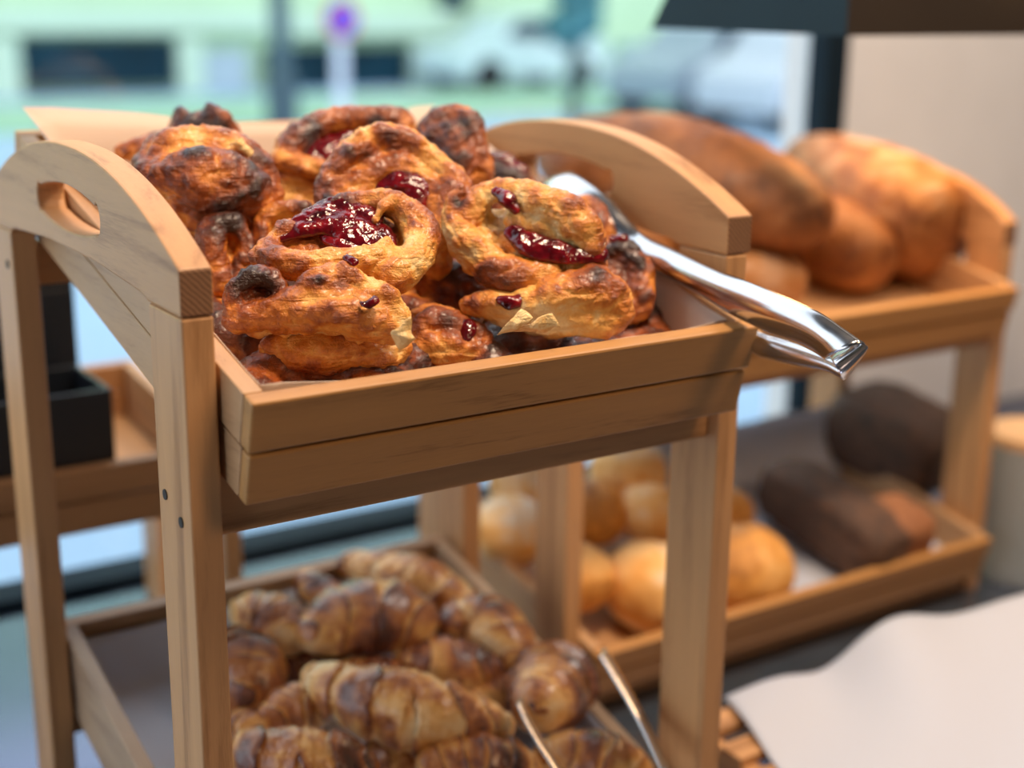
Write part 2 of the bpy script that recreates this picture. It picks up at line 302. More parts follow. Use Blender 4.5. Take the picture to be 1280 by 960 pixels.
# ------------------------------------------------------------------ wooden stands
A, B_ = 0.02, 0.0537
def extrude_profile(bm, outer, hole, x0, x1):
    def loop(pts):
        vs = [bm.verts.new((x0, y, z)) for y, z in pts]
        return vs, [bm.edges.new((vs[i], vs[(i+1) % len(vs)])) for i in range(len(vs))]
    _, e = loop(outer); e = list(e)
    if hole: e += loop(hole)[1]
    g = bmesh.ops.triangle_fill(bm, use_beauty=True, use_dissolve=False, edges=e)
    fs = [f for f in g['geom'] if isinstance(f, bmesh.types.BMFace)]
    r = bmesh.ops.extrude_face_region(bm, geom=fs)
    bmesh.ops.translate(bm, vec=(x1-x0, 0, 0), verts=[v for v in r['geom'] if isinstance(v, bmesh.types.BMVert)])
def arch(name, x0, x1, y0, D, z0, par, peak=0.052, h=0.028):
    n = 40; outer = [(y0, z0)]
    outer += [(y0+D*i/n, z0+h+peak*(1-abs(2*i/n-1)**2.2)) for i in range(n+1)]
    outer += [(y0+D, z0)]
    yb = [(D-B_, 0.0), (D-B_-.012, .0035), (D*.62, .009), (D*.38, .009), (B_+.012, .0035), (B_, 0.0)]
    outer += [(y0+y, z0+z) for y, z in yb]
    hole = []; w = 0.069; c = D/2
    for i in range(11): t = i/10; y = c-w+0.008+(2*w-0.016)*t; hole.append((y, 0.0215+.006*(2*t-1)**2))
    for i in range(1, 8): a = -math.pi/2+math.pi*i/8; hole.append((c+w-0.008+math.cos(a)*0.009, 0.0375+math.sin(a)*0.011))
    for i in range(11): t = 1-i/10; y = c-w+0.008+(2*w-0.016)*t; hole.append((y, 0.053-.007*(2*t-1)**2))
    for i in range(1, 8): a = math.pi/2+math.pi*i/8; hole.append((c-w+0.008+math.cos(a)*0.009, 0.0375+math.sin(a)*0.011))
    hole = [(y0+y, z0+z) for y, z in hole]
    bm = bmesh.new(); extrude_profile(bm, outer, hole, x0, x1)
    bmesh.ops.recalc_face_normals(bm, faces=bm.faces)
    me = tomesh(bm, name); me.materials.append(WY); me.materials.append(EG)
    for p in me.polygons:
        if abs(p.normal.y) > 0.95 and p.area > 1e-4 and (abs(p.center.y-y0) < 1e-3 or abs(p.center.y-y0-D) < 1e-3): p.material_index = 1
    return bev(link(name, me, None, par), 0.0016, 2, 40)
def stand(x0, y0, W_, D, z0, zb, label, rails, group=None, arches=True, screws=()):
    o = empty('display_stand', (x0, y0, zb)); tag(o, label, 'display stand', group)
    for i, (sx, sy) in enumerate(((0, 0), (1, 0), (0, 1), (1, 1))):
        X = x0+sx*(W_-A); Y = y0+sy*(D-B_)
        p = boxo('post', (X, Y, zb), (X+A, Y+B_, z0-0.0004), WZ, o)
        if i in (0, 2):
            for (yy, zz) in screws[0 if i == 0 else 1] if screws else []:
                s = cyl('screw', (X-0.0002, yy, zz), 0.0034, 0.0012, M_screw, None, 'X', 16); subpart(s, p)
    if arches:
        arch('arched_handle', x0, x0+A, y0, D, z0, o); arch('arched_handle', x0+W_-A, x0+W_+0.003, y0, D, z0, o)
    for (ya, yb, za, zb_) in rails:
        boxo('front_rail', (x0+A, y0+ya, za), (x0+W_-A, y0+yb, zb_), WX, o)
    return o
z_ap = onY(480, 627, 0.012)[2]
scr = [[tuple(onX(207, 618, 0)[1:]), tuple(onX(227, 653, 0)[1:])], [tuple(onX(10, 330, 0)[1:])]]
D1, W1 = 0.4138, 0.4319
s1 = stand(0, 0, W1, D1, 0, CT, 'beech stand with arched handles holding jam pastries over croissants',
      [(0.010, 0.030, z_ap, z_ap+0.045), (D1-0.03, D1-0.01, z_ap+0.09, z_ap+0.125), (0.010, 0.030, -0.53+0.012, -0.53+0.03), (D1-0.03, D1-0.01, -0.45, -0.42)], screws=scr)
# sloping side rails under each tray
TILT = 0.2459
def side_rail(x0, x1, zf, par):
    bm = bmesh.new(); t = math.tan(TILT)
    def T(x, y, z): return (x, y, z+zf+y*t)
    box(bm, (x0, 0.03, -0.02), (x1, D1-0.03, 0.0), T); bev(link('side_rail', tomesh(bm, 'r'), WY, par), 0.001)

# trays -----------------------------------------------------------------
class Tray:
    def __init__(s, x, y, z, w, d, t, h=0.0694, th=0.0125, gap=0.0026):
        s.P0 = np.array([x, y, z]); s.w, s.dp, s.t, s.h, s.th = w, d, t, h, th
        s.d = np.array([0, math.cos(t), math.sin(t)]); s.u = np.array([0, -math.sin(t), math.cos(t)]); s.gap = gap
        s.floor = h-0.008
    def T(s, x, y, z): return tuple(s.P0+np.array([1, 0, 0])*x+s.d*y+s.u*z)
    def at(s, px, py, k):                      # point seen at a pixel, k above the tray floor
        return onP(px, py, s.P0-s.u*s.floor+s.u*k, s.u)
    def build(s, label, group=None, mx=None, my=None):
        mx = mx or TX; my = my or TY
        o = empty('wooden_tray', s.T(s.w/2, s.dp/2, -s.h)); tag(o, label, 'tray', group)
        w, d, th, h, g = s.w, s.dp, s.th, s.h, s.gap; m = h*0.48
        for (za, zb, ins) in ((-m, 0, 0), (-h, -m-g, 0.0012)):
            boxo('front_slat', (ins, ins, za), (w-ins, th, zb), mx, o, s.T, 0.0018)
            boxo('rear_slat', (ins, d-th, za), (w-ins, d-ins, zb), mx, o, s.T, 0.001)
            boxo('side_slat', (ins, th+.0002, za), (th, d-th-.0002, zb), my, o, s.T, 0.001)
            boxo('side_slat', (w-th, th+.0002, za), (w-ins, d-th-.0002, zb), my, o, s.T, 0.001)
        boxo('inner_batten', (th, th, -h+.009), (w-th, th+.006, -m), mx, o, s.T, 0)
        boxo('inner_batten', (th, d-th-.006, -h+.009), (w-th, d-th, -m), mx, o, s.T, 0)
        boxo('bottom_board', (th*.5, th*.5, -h+.001), (w-th*.5, d-th*.5, -h+.008), my, o, s.T, 0)
        return o
    def liner(s, label, mat, hf, hb, hs=None, inset=0.0015, amp=0.003, dip=0.0):
        """paper: a floor and four raised sides, heights relative to the rim"""
        th = s.th; x0, x1 = th+inset, s.w-th-inset; y0, y1 = th+.006+inset, s.dp-th-.006-inset
        n = 28; per = []
        for i in range(n): per.append((x0+(x1-x0)*i/n, y0))
        for i in range(n): per.append((x1, y0+(y1-y0)*i/n))
        for i in range(n): per.append((x1-(x1-x0)*i/n, y1))
        for i in range(n): per.append((x0, y1-(y1-y0)*i/n))
        bm = bmesh.new(); rows = []; zf = -s.floor+0.0007
        for j in range(7):
            row = []
            for (x, y) in per:
                f = (y-y0)/(y1-y0); top = hf+(hb-hf)*f**1.6*(1-dip*(1-math.exp(-((x-x0)/0.16)**2))+dip*0.7*math.exp(-((x-x1)/0.05)**2))
                top += (0.006*math.exp(-((x-x0)/0.03)**2)+0.006*math.exp(-((x-x1)/0.04)**2))*(1-f)+amp*.4*math.sin(x*27+y*31)+amp*.3*math.sin(x*53-y*51)
                z = zf+(top-zf)*j/6
                cx, cy = (x-(x0+x1)/2), (y-(y0+y1)/2)
                k = 1-0.10*(1-j/6)
                if j == 0: k = 0.88
                lean = max(0, z-0.002)*0.5
                xx = (x0+x1)/2+cx*k+(lean if x > x1-1e-6 else -lean if x < x0+1e-6 else 0); yy = (y0+y1)/2+cy*k+(lean if y > y1-1e-6 else 0)
                row.append(bm.verts.new(s.T(xx, yy, z)))
            rows.append(row)
        m = len(per)
        for j in range(6):
            for i in range(m): bm.faces.new((rows[j][i], rows[j][(i+1) % m], rows[j+1][(i+1) % m], rows[j+1][i]))
        bm.faces.new(rows[0])
        o = link('paper_liner', tomesh(bm, 'liner'), mat, None, True); tag(o, label, 'paper liner')
        sm = o.modifiers.new('thickness', 'SOLIDIFY'); sm.thickness = 0.0004; sm.offset = 1
        return o
T1 = Tray(0.0215+.0012, -0.0436, -0.0427, 0.3843, 0.4692, TILT)
T1.build('upper beech tray full of jam pastries, with steel tongs on its rim')
T1.liner('pale baking paper under the jam pastries in the upper tray', PAPER, -0.007, 0.021, dip=0.85)
T2 = Tray(0.0215+.0012, -0.0586, -0.4592, 0.3843, 0.4692, TILT)
T2.build('lower beech tray heaped with croissants', mx=wood('lower_tray_x', 0, (0.40, 0.24, 0.13), (0.26, 0.14, 0.07)), my=wood('lower_tray_y', 1, (0.42, 0.28, 0.17), (0.28, 0.17, 0.10)))  # greyer wood than the upper tray
T2.liner('white baking paper beneath the croissants in the lower tray', PAPERW, -0.004, -0.012)

# ------------------------------------------------------------------ dough builders
def metal_blob(chains, voxel):
    """chains of (point, radius): densely overlapped balls fused into one continuous skin"""
    bm = bmesh.new()
    ico = bmesh.new(); bmesh.ops.create_icosphere(ico, subdivisions=2, radius=1)
    vv = [v.co.copy() for v in ico.verts]; ff = [[v.index for v in f.verts] for f in ico.faces]; ico.free()
    for pts, flatn, fl in chains:
        pts = np.array(pts)
        L = sum(np.linalg.norm(pts[i+1, :3]-pts[i, :3]) for i in range(len(pts)-1)) if len(pts) > 1 else 0
        n = max(2, int(L/(pts[:, 3].mean()*0.32))) if len(pts) > 1 else 1
        P = catmull(pts, n) if n > 1 else pts
        for q in P:
            r = max(q[3], 0.001); c = Vector(q[:3]); new = []
            for v in vv:
                w = v*r
                if fl != 1: w = w - Vector(flatn)*(w.dot(Vector(flatn))*(1-fl))
                new.append(bm.verts.new(c+w))
            for f in ff: bm.faces.new([new[i] for i in f])
    me = bpy.data.meshes.new('tmp'); bm.to_mesh(me); bm.free()
    o = bpy.data.objects.new('tmp', me); COL.objects.link(o)
    m = o.modifiers.new('r', 'REMESH'); m.mode = 'VOXEL'; m.voxel_size = voxel
    m2 = o.modifiers.new('s', 'SMOOTH'); m2.factor = 0.5; m2.iterations = 3
    dg = bpy.context.evaluated_depsgraph_get(); ev = o.evaluated_get(dg)
    out = bpy.data.meshes.new_from_object(ev)
    bpy.data.objects.remove(o); bpy.data.meshes.remove(me)
    return out
def get_co(me):
    a = np.empty(len(me.vertices)*3, np.float32); me.vertices.foreach_get('co', a); return a.reshape(-1, 3).astype(float)
def set_co(me, a): me.vertices.foreach_set('co', a.astype(np.float32).ravel()); me.update()
def get_no(me):
    a = np.empty(len(me.vertices)*3, np.float32); me.vertex_normals.foreach_get('vector', a); return a.reshape(-1, 3).astype(float)
def set_attr(me, val):
    at = me.attributes.new('bake_shade', 'FLOAT', 'POINT'); at.data.foreach_set('value', np.clip(val, -1, 2).astype(np.float32))

def danish(tray, c, k, face, dough, jams, chars, label, bake_shade=0.0, seed=1, voxel=0.0015, rough=1.0, infill=True):
    """c: centre pixel, k: height above the tray floor, face: 0 flat in the tray .. 1 facing the viewer.
    dough / jams: chains of (px, py, lift mm, radius px[, ...])."""
    C0 = tray.at(c[0], c[1], k)
    view = CAM-C0; dist = (C0-CAM)@fw; view = view/np.linalg.norm(view)
    n = tray.u*(1-face)+view*face; n /= np.linalg.norm(n)
    px = dist/FPX; gr = 1.12
    def P(q): 
        p = onP(q[0], q[1], C0, n)+n*q[2]*0.001; return (*p, q[3]*px*gr)
    allp = np.array([q[:3] for chain, fl in dough for q in chain], float); ctr = allp.mean(0); fill = []
    for t_ in (.3, .62):
        for q in allp: fill.append(([(q[0]*t_+ctr[0]*(1-t_), q[1]*t_+ctr[1]*(1-t_), min(q[2], ctr[2])*.4-9, 21)], .75))
    for chain, fl in jams:
        if max(q[3] for q in chain) > 8.5: fill.append(([(q[0], q[1], q[2]-q[3]*0.3-6, q[3]*1.25+4) for q in chain], .6))
    ch = [([P(q) for q in chain], n, fl) for chain, fl in dough+(fill if infill else [])]
    me = metal_blob(ch, voxel)
    co = get_co(me); no = get_no(me)
    nn = np.array([[fbm(p, 38, seed), N3(p, 120, seed*3), fbm(p, 260, seed*5, 3), N3(p, 20, seed*7)] for p in co])
    # layered creases: ridged noise, stretched across the facing direction
    hgt = (co-C0)@n
    rid = np.array([abs(noise.noise(Vector((p[0]*32+seed, p[1]*32, p[2]*32+h*130)))) for p, h in zip(co, hgt)])
    co2 = co+no*((nn[:, 0]*0.0036+nn[:, 1]*0.0010+nn[:, 2]*0.0007-(0.18-rid).clip(0)*0.0062)*rough)[:, None]
    # jam sits in hollows: press dough beneath the jam
    set_co(me, co2)
    up_ = no@n; pk = nn[:, 1]
    b = 0.36+bake_shade+nn[:, 3]*0.50+nn[:, 0]*0.26+pk*0.18-(0.22-rid).clip(0)*0.6+up_*0.02+((hgt-hgt.mean())/(np.ptp(hgt)+1e-6))*0.28
    b -= (no@view < 0.35)*0.03
    sx = 640+FPX*((co2-CAM)@rt)/((co2-CAM)@fw); sy = 480-FPX*((co2-CAM)@up)/((co2-CAM)@fw)
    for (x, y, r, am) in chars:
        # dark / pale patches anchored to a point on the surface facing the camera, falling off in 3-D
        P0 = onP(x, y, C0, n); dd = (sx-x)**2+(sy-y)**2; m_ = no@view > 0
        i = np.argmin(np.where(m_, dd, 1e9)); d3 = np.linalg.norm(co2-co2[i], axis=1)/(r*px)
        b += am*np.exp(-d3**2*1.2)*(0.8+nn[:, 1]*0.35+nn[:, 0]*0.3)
    set_attr(me, b)
    o = link('jam_pastry', me, PASTRY, None, True); tag(o, label, 'pastry', 'jam pastries in the upper tray')
    for chain, fl in jams:
        jm = metal_blob([([P((q[0], q[1], q[2]+(1.5 if q[3] > 8.5 else 0), q[3]*1.3)) for q in chain], n, fl*0.85)], 0.0013)
        jc = get_co(jm); jn = get_no(jm)
        jc += jn*np.array([fbm(p, 90, seed+9, 3)*0.0014+N3(p, 260, seed)*0.0003 for p in jc])[:, None]
        set_co(jm, jc); j = link('jam', jm, JAM, None, True); j.parent = o
    return o
PST = {}
# ---- the jam pastries: rim folds as chains of (x, y, lift, radius)
N = (0, 0, 0)
G = 'jam pastries in the upper tray'
PST['dome'] = danish(T1, (255, 235), 0.085, 0.55,
       [([(190, 215, 4, 22), (215, 200, 10, 26), (262, 196, 12, 26), (305, 208, 8, 24), (332, 238, 2, 20), (338, 252, -2, 14)], 1),
        ([(200, 235, 8, 32), (250, 240, 16, 42), (300, 250, 8, 38), (318, 256, 0, 28)], 1),
        ([(228, 262, 4, 26), (270, 270, 2, 26), (310, 268, -4, 20)], 1)],
       [], [(235, 184, 22, .5), (225, 205, 16, .3), (290, 235, 30, .12), (250, 225, 30, -.18), (290, 182, 10, -.7), (262, 280, 45, .4), (320, 245, 18, .25)],
       'large brown jam pastry seen from its domed side, beside the left arched handle', 0.08, 1)
danish(T1, (240, 180), 0.075, 0.6,
       [([(155, 190, 0, 10), (185, 188, 2, 12), (215, 182, 3, 14), (240, 178, 2, 18), (268, 180, 0, 20)], 1),
        ([(228, 150, 6, 11), (228, 165, 2, 13), (250, 158, 8, 15), (272, 160, 8, 17), (290, 172, 6, 14), (294, 180, 2, 9)], 1),
        ([(262, 150, 14, 10), (280, 162, 16, 10)], 1)],
       [], [(255, 155, 25, .45), (232, 148, 12, .3), (280, 168, 20, .35), (225, 182, 20, -.3), (152, 186, 8, .3)],
       'charred curled pastry at the very back left of the pile, before the paper', 0.18, 2)
danish(T1, (428, 190), 0.095, 0.35,
       [([(352, 200, 2, 16), (372, 178, 6, 17), (400, 166, 8, 16), (432, 163, 8, 15), (470, 162, 10, 16), (498, 166, 8, 16), (512, 180, 4, 14)], 1),
        ([(352, 203, 2, 14), (385, 213, 4, 13), (415, 216, 2, 12), (445, 208, 2, 14), (480, 200, 0, 14)], 1),
        ([(375, 196, -6, 16), (420, 192, -8, 18), (470, 186, -6, 18)], 0.6)],
       [([(392, 202, -1, 9), (402, 192, 1, 12), (425, 182, 2, 14), (450, 178, 3, 13), (462, 172, 5, 9)], 0.55)],
       [(470, 152, 10, .5), (395, 158, 12, .3), (505, 165, 12, .3), (375, 205, 22, -.3), (420, 215, 18, -.35), (352, 193, 8, -.5)],
       'pale-edged jam pastry at the back, left of the tall brown one', -0.02, 3)
danish(T1, (575, 195), 0.105, 0.6,
       [([(535, 165, 4, 14), (552, 152, 6, 14), (578, 152, 8, 16), (588, 168, 8, 15), (592, 192, 6, 15), (602, 215, 4, 14), (604, 232, 0, 12)], 1),
        ([(545, 175, 4, 18), (565, 182, 10, 20), (575, 205, 8, 20), (580, 228, 2, 18), (570, 240, 0, 16)], 1)],
       [], [(585, 155, 14, .3), (550, 160, 12, .2), (560, 170, 10, .2)],
       'tall brown folded pastry standing at the top of the pile beside the white paper tip', 0.16, 4)
danish(T1, (492, 235), 0.105, 0.5,
       [([(410, 262, -2, 12), (412, 238, 2, 16), (428, 212, 8, 18), (455, 192, 12, 18), (488, 184, 12, 16), (520, 192, 10, 15), (545, 212, 6, 16), (566, 232, 4, 18), (570, 255, 2, 20), (560, 278, -4, 20)], 1),
        ([(435, 240, 0, 24), (470, 215, 4, 22), (510, 212, 2, 22), (540, 235, 0, 20), (548, 262, -3, 20)], 0.8),
        ([(416, 255, 2, 14), (440, 262, 4, 14), (470, 262, 0, 16), (540, 290, -8, 24), (548, 312, -14, 20)], 1)],
       [([(480, 240, 3, 10), (498, 232, 5, 14), (520, 240, 5, 12), (515, 256, 2, 14), (495, 256, 2, 12)], 0.6)],
       [(488, 172, 16, .4), (412, 255, 14, .35), (570, 240, 14, .2), (520, 205, 26, -.28), (448, 225, 26, -.15), (556, 300, 26, -.25), (436, 268, 16, .3)],
       'pastry with a tall pale flap and small jam spot, top centre of the pile', -0.02, 5)
danish(T1, (430, 312), 0.092, 0.35,
       [([(330, 318, 0, 16), (352, 334, 4, 19), (390, 342, 8, 20), (430, 344, 10, 20), (462, 336, 10, 17), (480, 320, 8, 14)], 1),
        ([(330, 312, 0, 12), (350, 295, 2, 12), (385, 278, 4, 11), (420, 264, 6, 11), (460, 262, 8, 14), (495, 270, 10, 18), (518, 292, 8, 22), (520, 322, 6, 22), (502, 346, 4, 22), (480, 352, 4, 18)], 1),
        ([(468, 292, 12, 5), (478, 280, 16, 7), (496, 276, 16, 9), (514, 286, 10, 12)], 1), ([(360, 315, -6, 20), (410, 308, -6, 26), (460, 310, -6, 28), (490, 325, -4, 20)], 0.5)],
       [([(350, 300, 3, 8), (375, 292, 4, 13), (405, 286, 6, 18), (432, 290, 6, 22), (452, 300, 6, 20), (470, 316, 6, 14), (480, 328, 6, 10)], 0.4), ([(420, 300, 3, 16), (450, 312, 3, 18), (470, 300, 4, 16), (480, 312, 3, 12)], 0.4),
        ([(385, 276, 6, 7), (415, 268, 8, 9), (440, 274, 8, 13), (462, 284, 8, 12)], 0.5)],
       [(480, 285, 14, .45), (478, 272, 7, .6), (518, 278, 12, .4), (370, 322, 16, .25), (430, 332, 22, .35), (455, 328, 12, .3), (345, 335, 14, -.15), (500, 330, 24, -.08), (460, 263, 16, -.25)],
       'pastry with a wide glossy pool of dark red jam, centre of the pile', 0.06, 6)
danish(T1, (284, 320), 0.055, 0.5,
       [([(275, 352, -2, 14), (266, 325, 4, 16), (268, 300, 8, 16), (285, 291, 10, 14), (303, 302, 8, 13), (308, 325, 2, 14), (300, 342, -4, 14)], 1),
        ([(280, 345, -8, 18), (290, 320, -8, 16)], 0.7)],
       [], [(285, 280, 16, .35), (305, 298, 10, .25), (258, 330, 14, -.1), (290, 335, 12, .35)],
       'small horn-shaped pastry between the left arched handle and the pool of jam', 0.12, 7)
danish(T1, (358, 285), 0.072, 0.5,
       [([(328, 300, 0, 14), (330, 280, 4, 13), (350, 270, 6, 12), (378, 268, 6, 11), (392, 272, 4, 10)], 1), ([(335, 300, -4, 16), (365, 290, -6, 20), (390, 290, -6, 16)], 0.7)],
       [], [(345, 263, 14, .4), (380, 262, 16, .5), (340, 290, 12, -.1)],
       'pastry mostly hidden behind the pool of jam, with only its dark rim showing', 0.12, 8)
PST['ear'] = danish(T1, (398, 392), 0.066, 0.55,
       [([(292, 398, 0, 14), (292, 372, 4, 14), (308, 357, 8, 14), (332, 354, 8, 12), (350, 366, 4, 12), (352, 382, 2, 14)], 1),
        ([(300, 400, 0, 16), (335, 396, 4, 20), (375, 388, 10, 22), (400, 370, 14, 22), (428, 364, 14, 20), (450, 376, 12, 20), (478, 386, 10, 20), (494, 402, 6, 18)], 1),
        ([(305, 385, -4, 18), (325, 380, -4, 18), (338, 386, -2, 16)], 1), ([(345, 398, 4, 20), (400, 396, 10, 26), (450, 404, 10, 26), (486, 412, 4, 20)], 1)],
       [([(448, 406, 28, 3), (456, 408, 29, 5), (464, 402, 28, 4)], 0.6), ([(432, 345, 22, 5), (440, 352, 24, 5)], 0.6)],
       [(312, 347, 22, .75), (338, 358, 14, .45), (400, 350, 14, .5), (432, 350, 18, .4), (295, 405, 18, -.2), (360, 395, 34, -.18), (470, 405, 34, -.22), (400, 395, 20, -.02), (504, 405, 10, -.4)],
       'lobed golden pastry with a charred ear, lying at the front left corner of the tray', 0.0, 9)
danish(T1, (408, 442), 0.036, 0.5,
       [([(338, 438, 0, 15), (370, 446, 6, 22), (410, 448, 8, 24), (450, 447, 6, 22), (485, 444, 2, 19), (500, 434, 0, 14)], 1)],
       [], [(380, 455, 26, .15), (350, 430, 20, -.2), (470, 440, 26, -.05), (495, 425, 12, -.45)],
       'flat golden-brown pastry lying under the one with the charred ear', 0.08, 10)
danish(T1, (665, 322), 0.086, 0.55,
       [([(574, 250, 14, 6), (563, 266, 12, 9), (564, 288, 8, 14), (588, 318, 8, 22), (618, 345, 8, 24), (655, 352, 8, 20), (690, 350, 8, 16)], 1),
        ([(588, 275, 6, 18), (604, 258, 10, 17), (628, 254, 14, 15), (660, 268, 18, 22), (695, 284, 20, 25), (722, 304, 18, 24), (738, 322, 10, 16)], 1),
        ([(600, 300, 0, 22), (622, 320, -2, 24), (660, 328, -8, 26), (710, 338, -6, 20), (742, 342, 0, 14)], 0.7),
        ([(640, 280, 12, 14), (680, 296, 14, 16), (705, 312, 12, 16)], 1)],
       [([(640, 306, 14, 9), (660, 322, 16, 13), (690, 330, 16, 12), (715, 334, 16, 10), (745, 330, 14, 8)], 0.6),
        ([(618, 262, 24, 6), (632, 274, 26, 8), (640, 284, 24, 6)], 0.6)],
       [(570, 254, 10, .8), (562, 270, 9, .6), (598, 345, 14, .5), (612, 245, 16, -.5), (640, 250, 12, -.4), (575, 300, 16, .2), (665, 345, 24, -.1), (700, 352, 14, .3), (720, 308, 18, -.12)],
       'biggest pastry at the front right, folded over a dark hollow of jam', 0.0, 11)
PST['lip'] = danish(T1, (685, 392), 0.058, 0.6,
       [([(586, 385, 4, 13), (610, 385, 8, 15), (640, 392, 10, 18), (670, 388, 12, 24), (710, 380, 14, 28), (745, 376, 12, 28), (768, 376, 6, 22), (772, 390, 2, 18)], 1),
        ([(640, 398, 4, 18), (690, 402, 6, 22), (740, 400, 4, 22), (765, 396, 0, 16)], 1),
        ([(715, 356, 14, 10), (745, 354, 14, 11), (768, 366, 10, 12)], 1)],
       [([(625, 392, 21, 5), (636, 396, 22, 7), (648, 388, 20, 5)], 0.6)],
       [(590, 380, 14, .15), (670, 365, 16, .35), (700, 362, 12, .2), (750, 345, 16, .25), (720, 395, 50, -.34), (670, 405, 26, -.35), (760, 390, 24, -.2)],
       'pale layered pastry resting on the front rim under the biggest pastry', -0.06, 12)
danish(T1, (732, 290), 0.07, 0.5,
       [([(712, 270, 2, 14), (724, 262, 8, 12), (742, 272, 8, 13), (750, 292, 6, 13), (752, 318, 0, 14)], 1), ([(715, 285, 0, 20), (735, 310, -4, 22)], 0.8)],
       [], [(725, 262, 14, -.3), (745, 275, 10, .15)],
       'pastry peeking between the biggest pastry and the broad end of the tongs', 0.0, 13)
danish(T1, (785, 352), 0.058, 0.5,
       [([(760, 320, 4, 13), (780, 325, 8, 16), (797, 345, 8, 17), (800, 370, 6, 17), (790, 392, 0, 16)], 1), ([(765, 345, 0, 20), (780, 375, 0, 20)], 0.9)],
       [([(764, 315, 16, 5), (776, 316, 17, 6)], 0.6)], [(800, 330, 14, .25), (762, 310, 10, .3), (808, 370, 12, .25)],
       'brown pastry standing at the right end of the pile beside the white paper corner', 0.1, 14)
danish(T1, (560, 425), 0.034, 0.5,
       [([(512, 425, 0, 16), (530, 418, 6, 17), (552, 412, 8, 17), (580, 418, 6, 16), (600, 432, 4, 14)], 1), ([(515, 440, 0, 20), (560, 440, 4, 22), (600, 445, 2, 18)], 1),
        ([(518, 392, 2, 6), (540, 390, 4, 7), (565, 396, 6, 6)], 0.6)],
       [([(572, 418, 14, 6), (584, 424, 14, 8), (580, 434, 14, 6)], 0.6)], [(535, 430, 28, -.3), (560, 400, 16, .15), (560, 445, 22, -.2), (590, 440, 12, -.1)],
       'golden pastry low in the tray between the two front pastries', 0.02, 15)
danish(T1, (372, 240), 0.066, 0.4,
       [([(335, 225, 0, 14), (360, 232, 6, 18), (385, 242, 4, 18), (398, 252, 0, 14)], 1), ([(340, 245, -4, 22), (375, 255, -4, 24)], 0.8)],
       [([(330, 214, 10, 5), (345, 218, 12, 6)], 0.6)], [(375, 235, 30, -.1), (345, 218, 12, .3)],
       'small part-hidden pastry in the gap behind the domed one', 0.05, 16)
danish(T1, (630, 232), 0.062, 0.4,
       [([(605, 225, 0, 14), (622, 222, 4, 16), (645, 232, 4, 16), (668, 245, 0, 14)], 1), ([(610, 245, -4, 22), (650, 255, -6, 24)], 0.8)],
       [([(616, 210, 12, 8), (630, 214, 13, 8), (650, 226, 12, 7)], 0.6)], [(640, 225, 20, .2)],
       'jam-topped pastry half hidden behind the biggest pastry at the right wall', 0.15, 17)
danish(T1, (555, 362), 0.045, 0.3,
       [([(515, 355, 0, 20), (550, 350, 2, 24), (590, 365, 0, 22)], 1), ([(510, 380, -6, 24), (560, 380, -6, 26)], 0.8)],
       [], [(550, 360, 40, .3)], 'dark pastry deep in the gap under the centre of the pile', 0.2, 18)  # darkness of the gap painted into the crust
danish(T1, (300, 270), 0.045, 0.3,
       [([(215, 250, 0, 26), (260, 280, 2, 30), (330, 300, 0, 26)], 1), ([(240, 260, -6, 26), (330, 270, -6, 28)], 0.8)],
       [], [(300, 290, 40, .3)], 'dark pastry in shadow beneath the domed pastry', 0.2, 19)  # shadow under the dome painted in as darker crust

def proj(P_): v = np.array(P_)-CAM; d = v@fw; return 640+FPX*(v@rt)/d, 480-FPX*(v@up)/d, FPX/d
for i, (x, y, lab, a) in enumerate([(0.075, 0.070, 'pastry darkened as in shade at the front left floor of the tray', .2), (0.165, 0.062, 'shaded pastry on the tray floor behind the left of the front rim', .5),
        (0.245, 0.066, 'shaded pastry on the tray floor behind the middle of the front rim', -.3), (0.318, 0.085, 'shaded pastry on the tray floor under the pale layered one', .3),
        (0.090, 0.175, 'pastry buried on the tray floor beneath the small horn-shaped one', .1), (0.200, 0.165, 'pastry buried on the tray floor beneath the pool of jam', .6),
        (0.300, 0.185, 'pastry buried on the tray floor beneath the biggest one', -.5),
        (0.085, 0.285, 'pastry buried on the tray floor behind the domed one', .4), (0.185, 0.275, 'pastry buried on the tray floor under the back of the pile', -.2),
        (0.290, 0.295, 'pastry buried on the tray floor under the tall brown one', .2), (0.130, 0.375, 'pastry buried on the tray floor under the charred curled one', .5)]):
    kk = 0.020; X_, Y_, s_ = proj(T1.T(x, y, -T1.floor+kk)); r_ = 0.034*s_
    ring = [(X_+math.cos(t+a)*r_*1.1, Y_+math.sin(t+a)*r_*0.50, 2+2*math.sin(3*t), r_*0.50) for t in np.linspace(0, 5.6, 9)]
    danish(T1, (X_, Y_), kk, 0.1, [(ring, .8)], [], [], lab, 0.34, 40+i, voxel=0.0022)  # raised bake value paints the shade between pastries into the crust

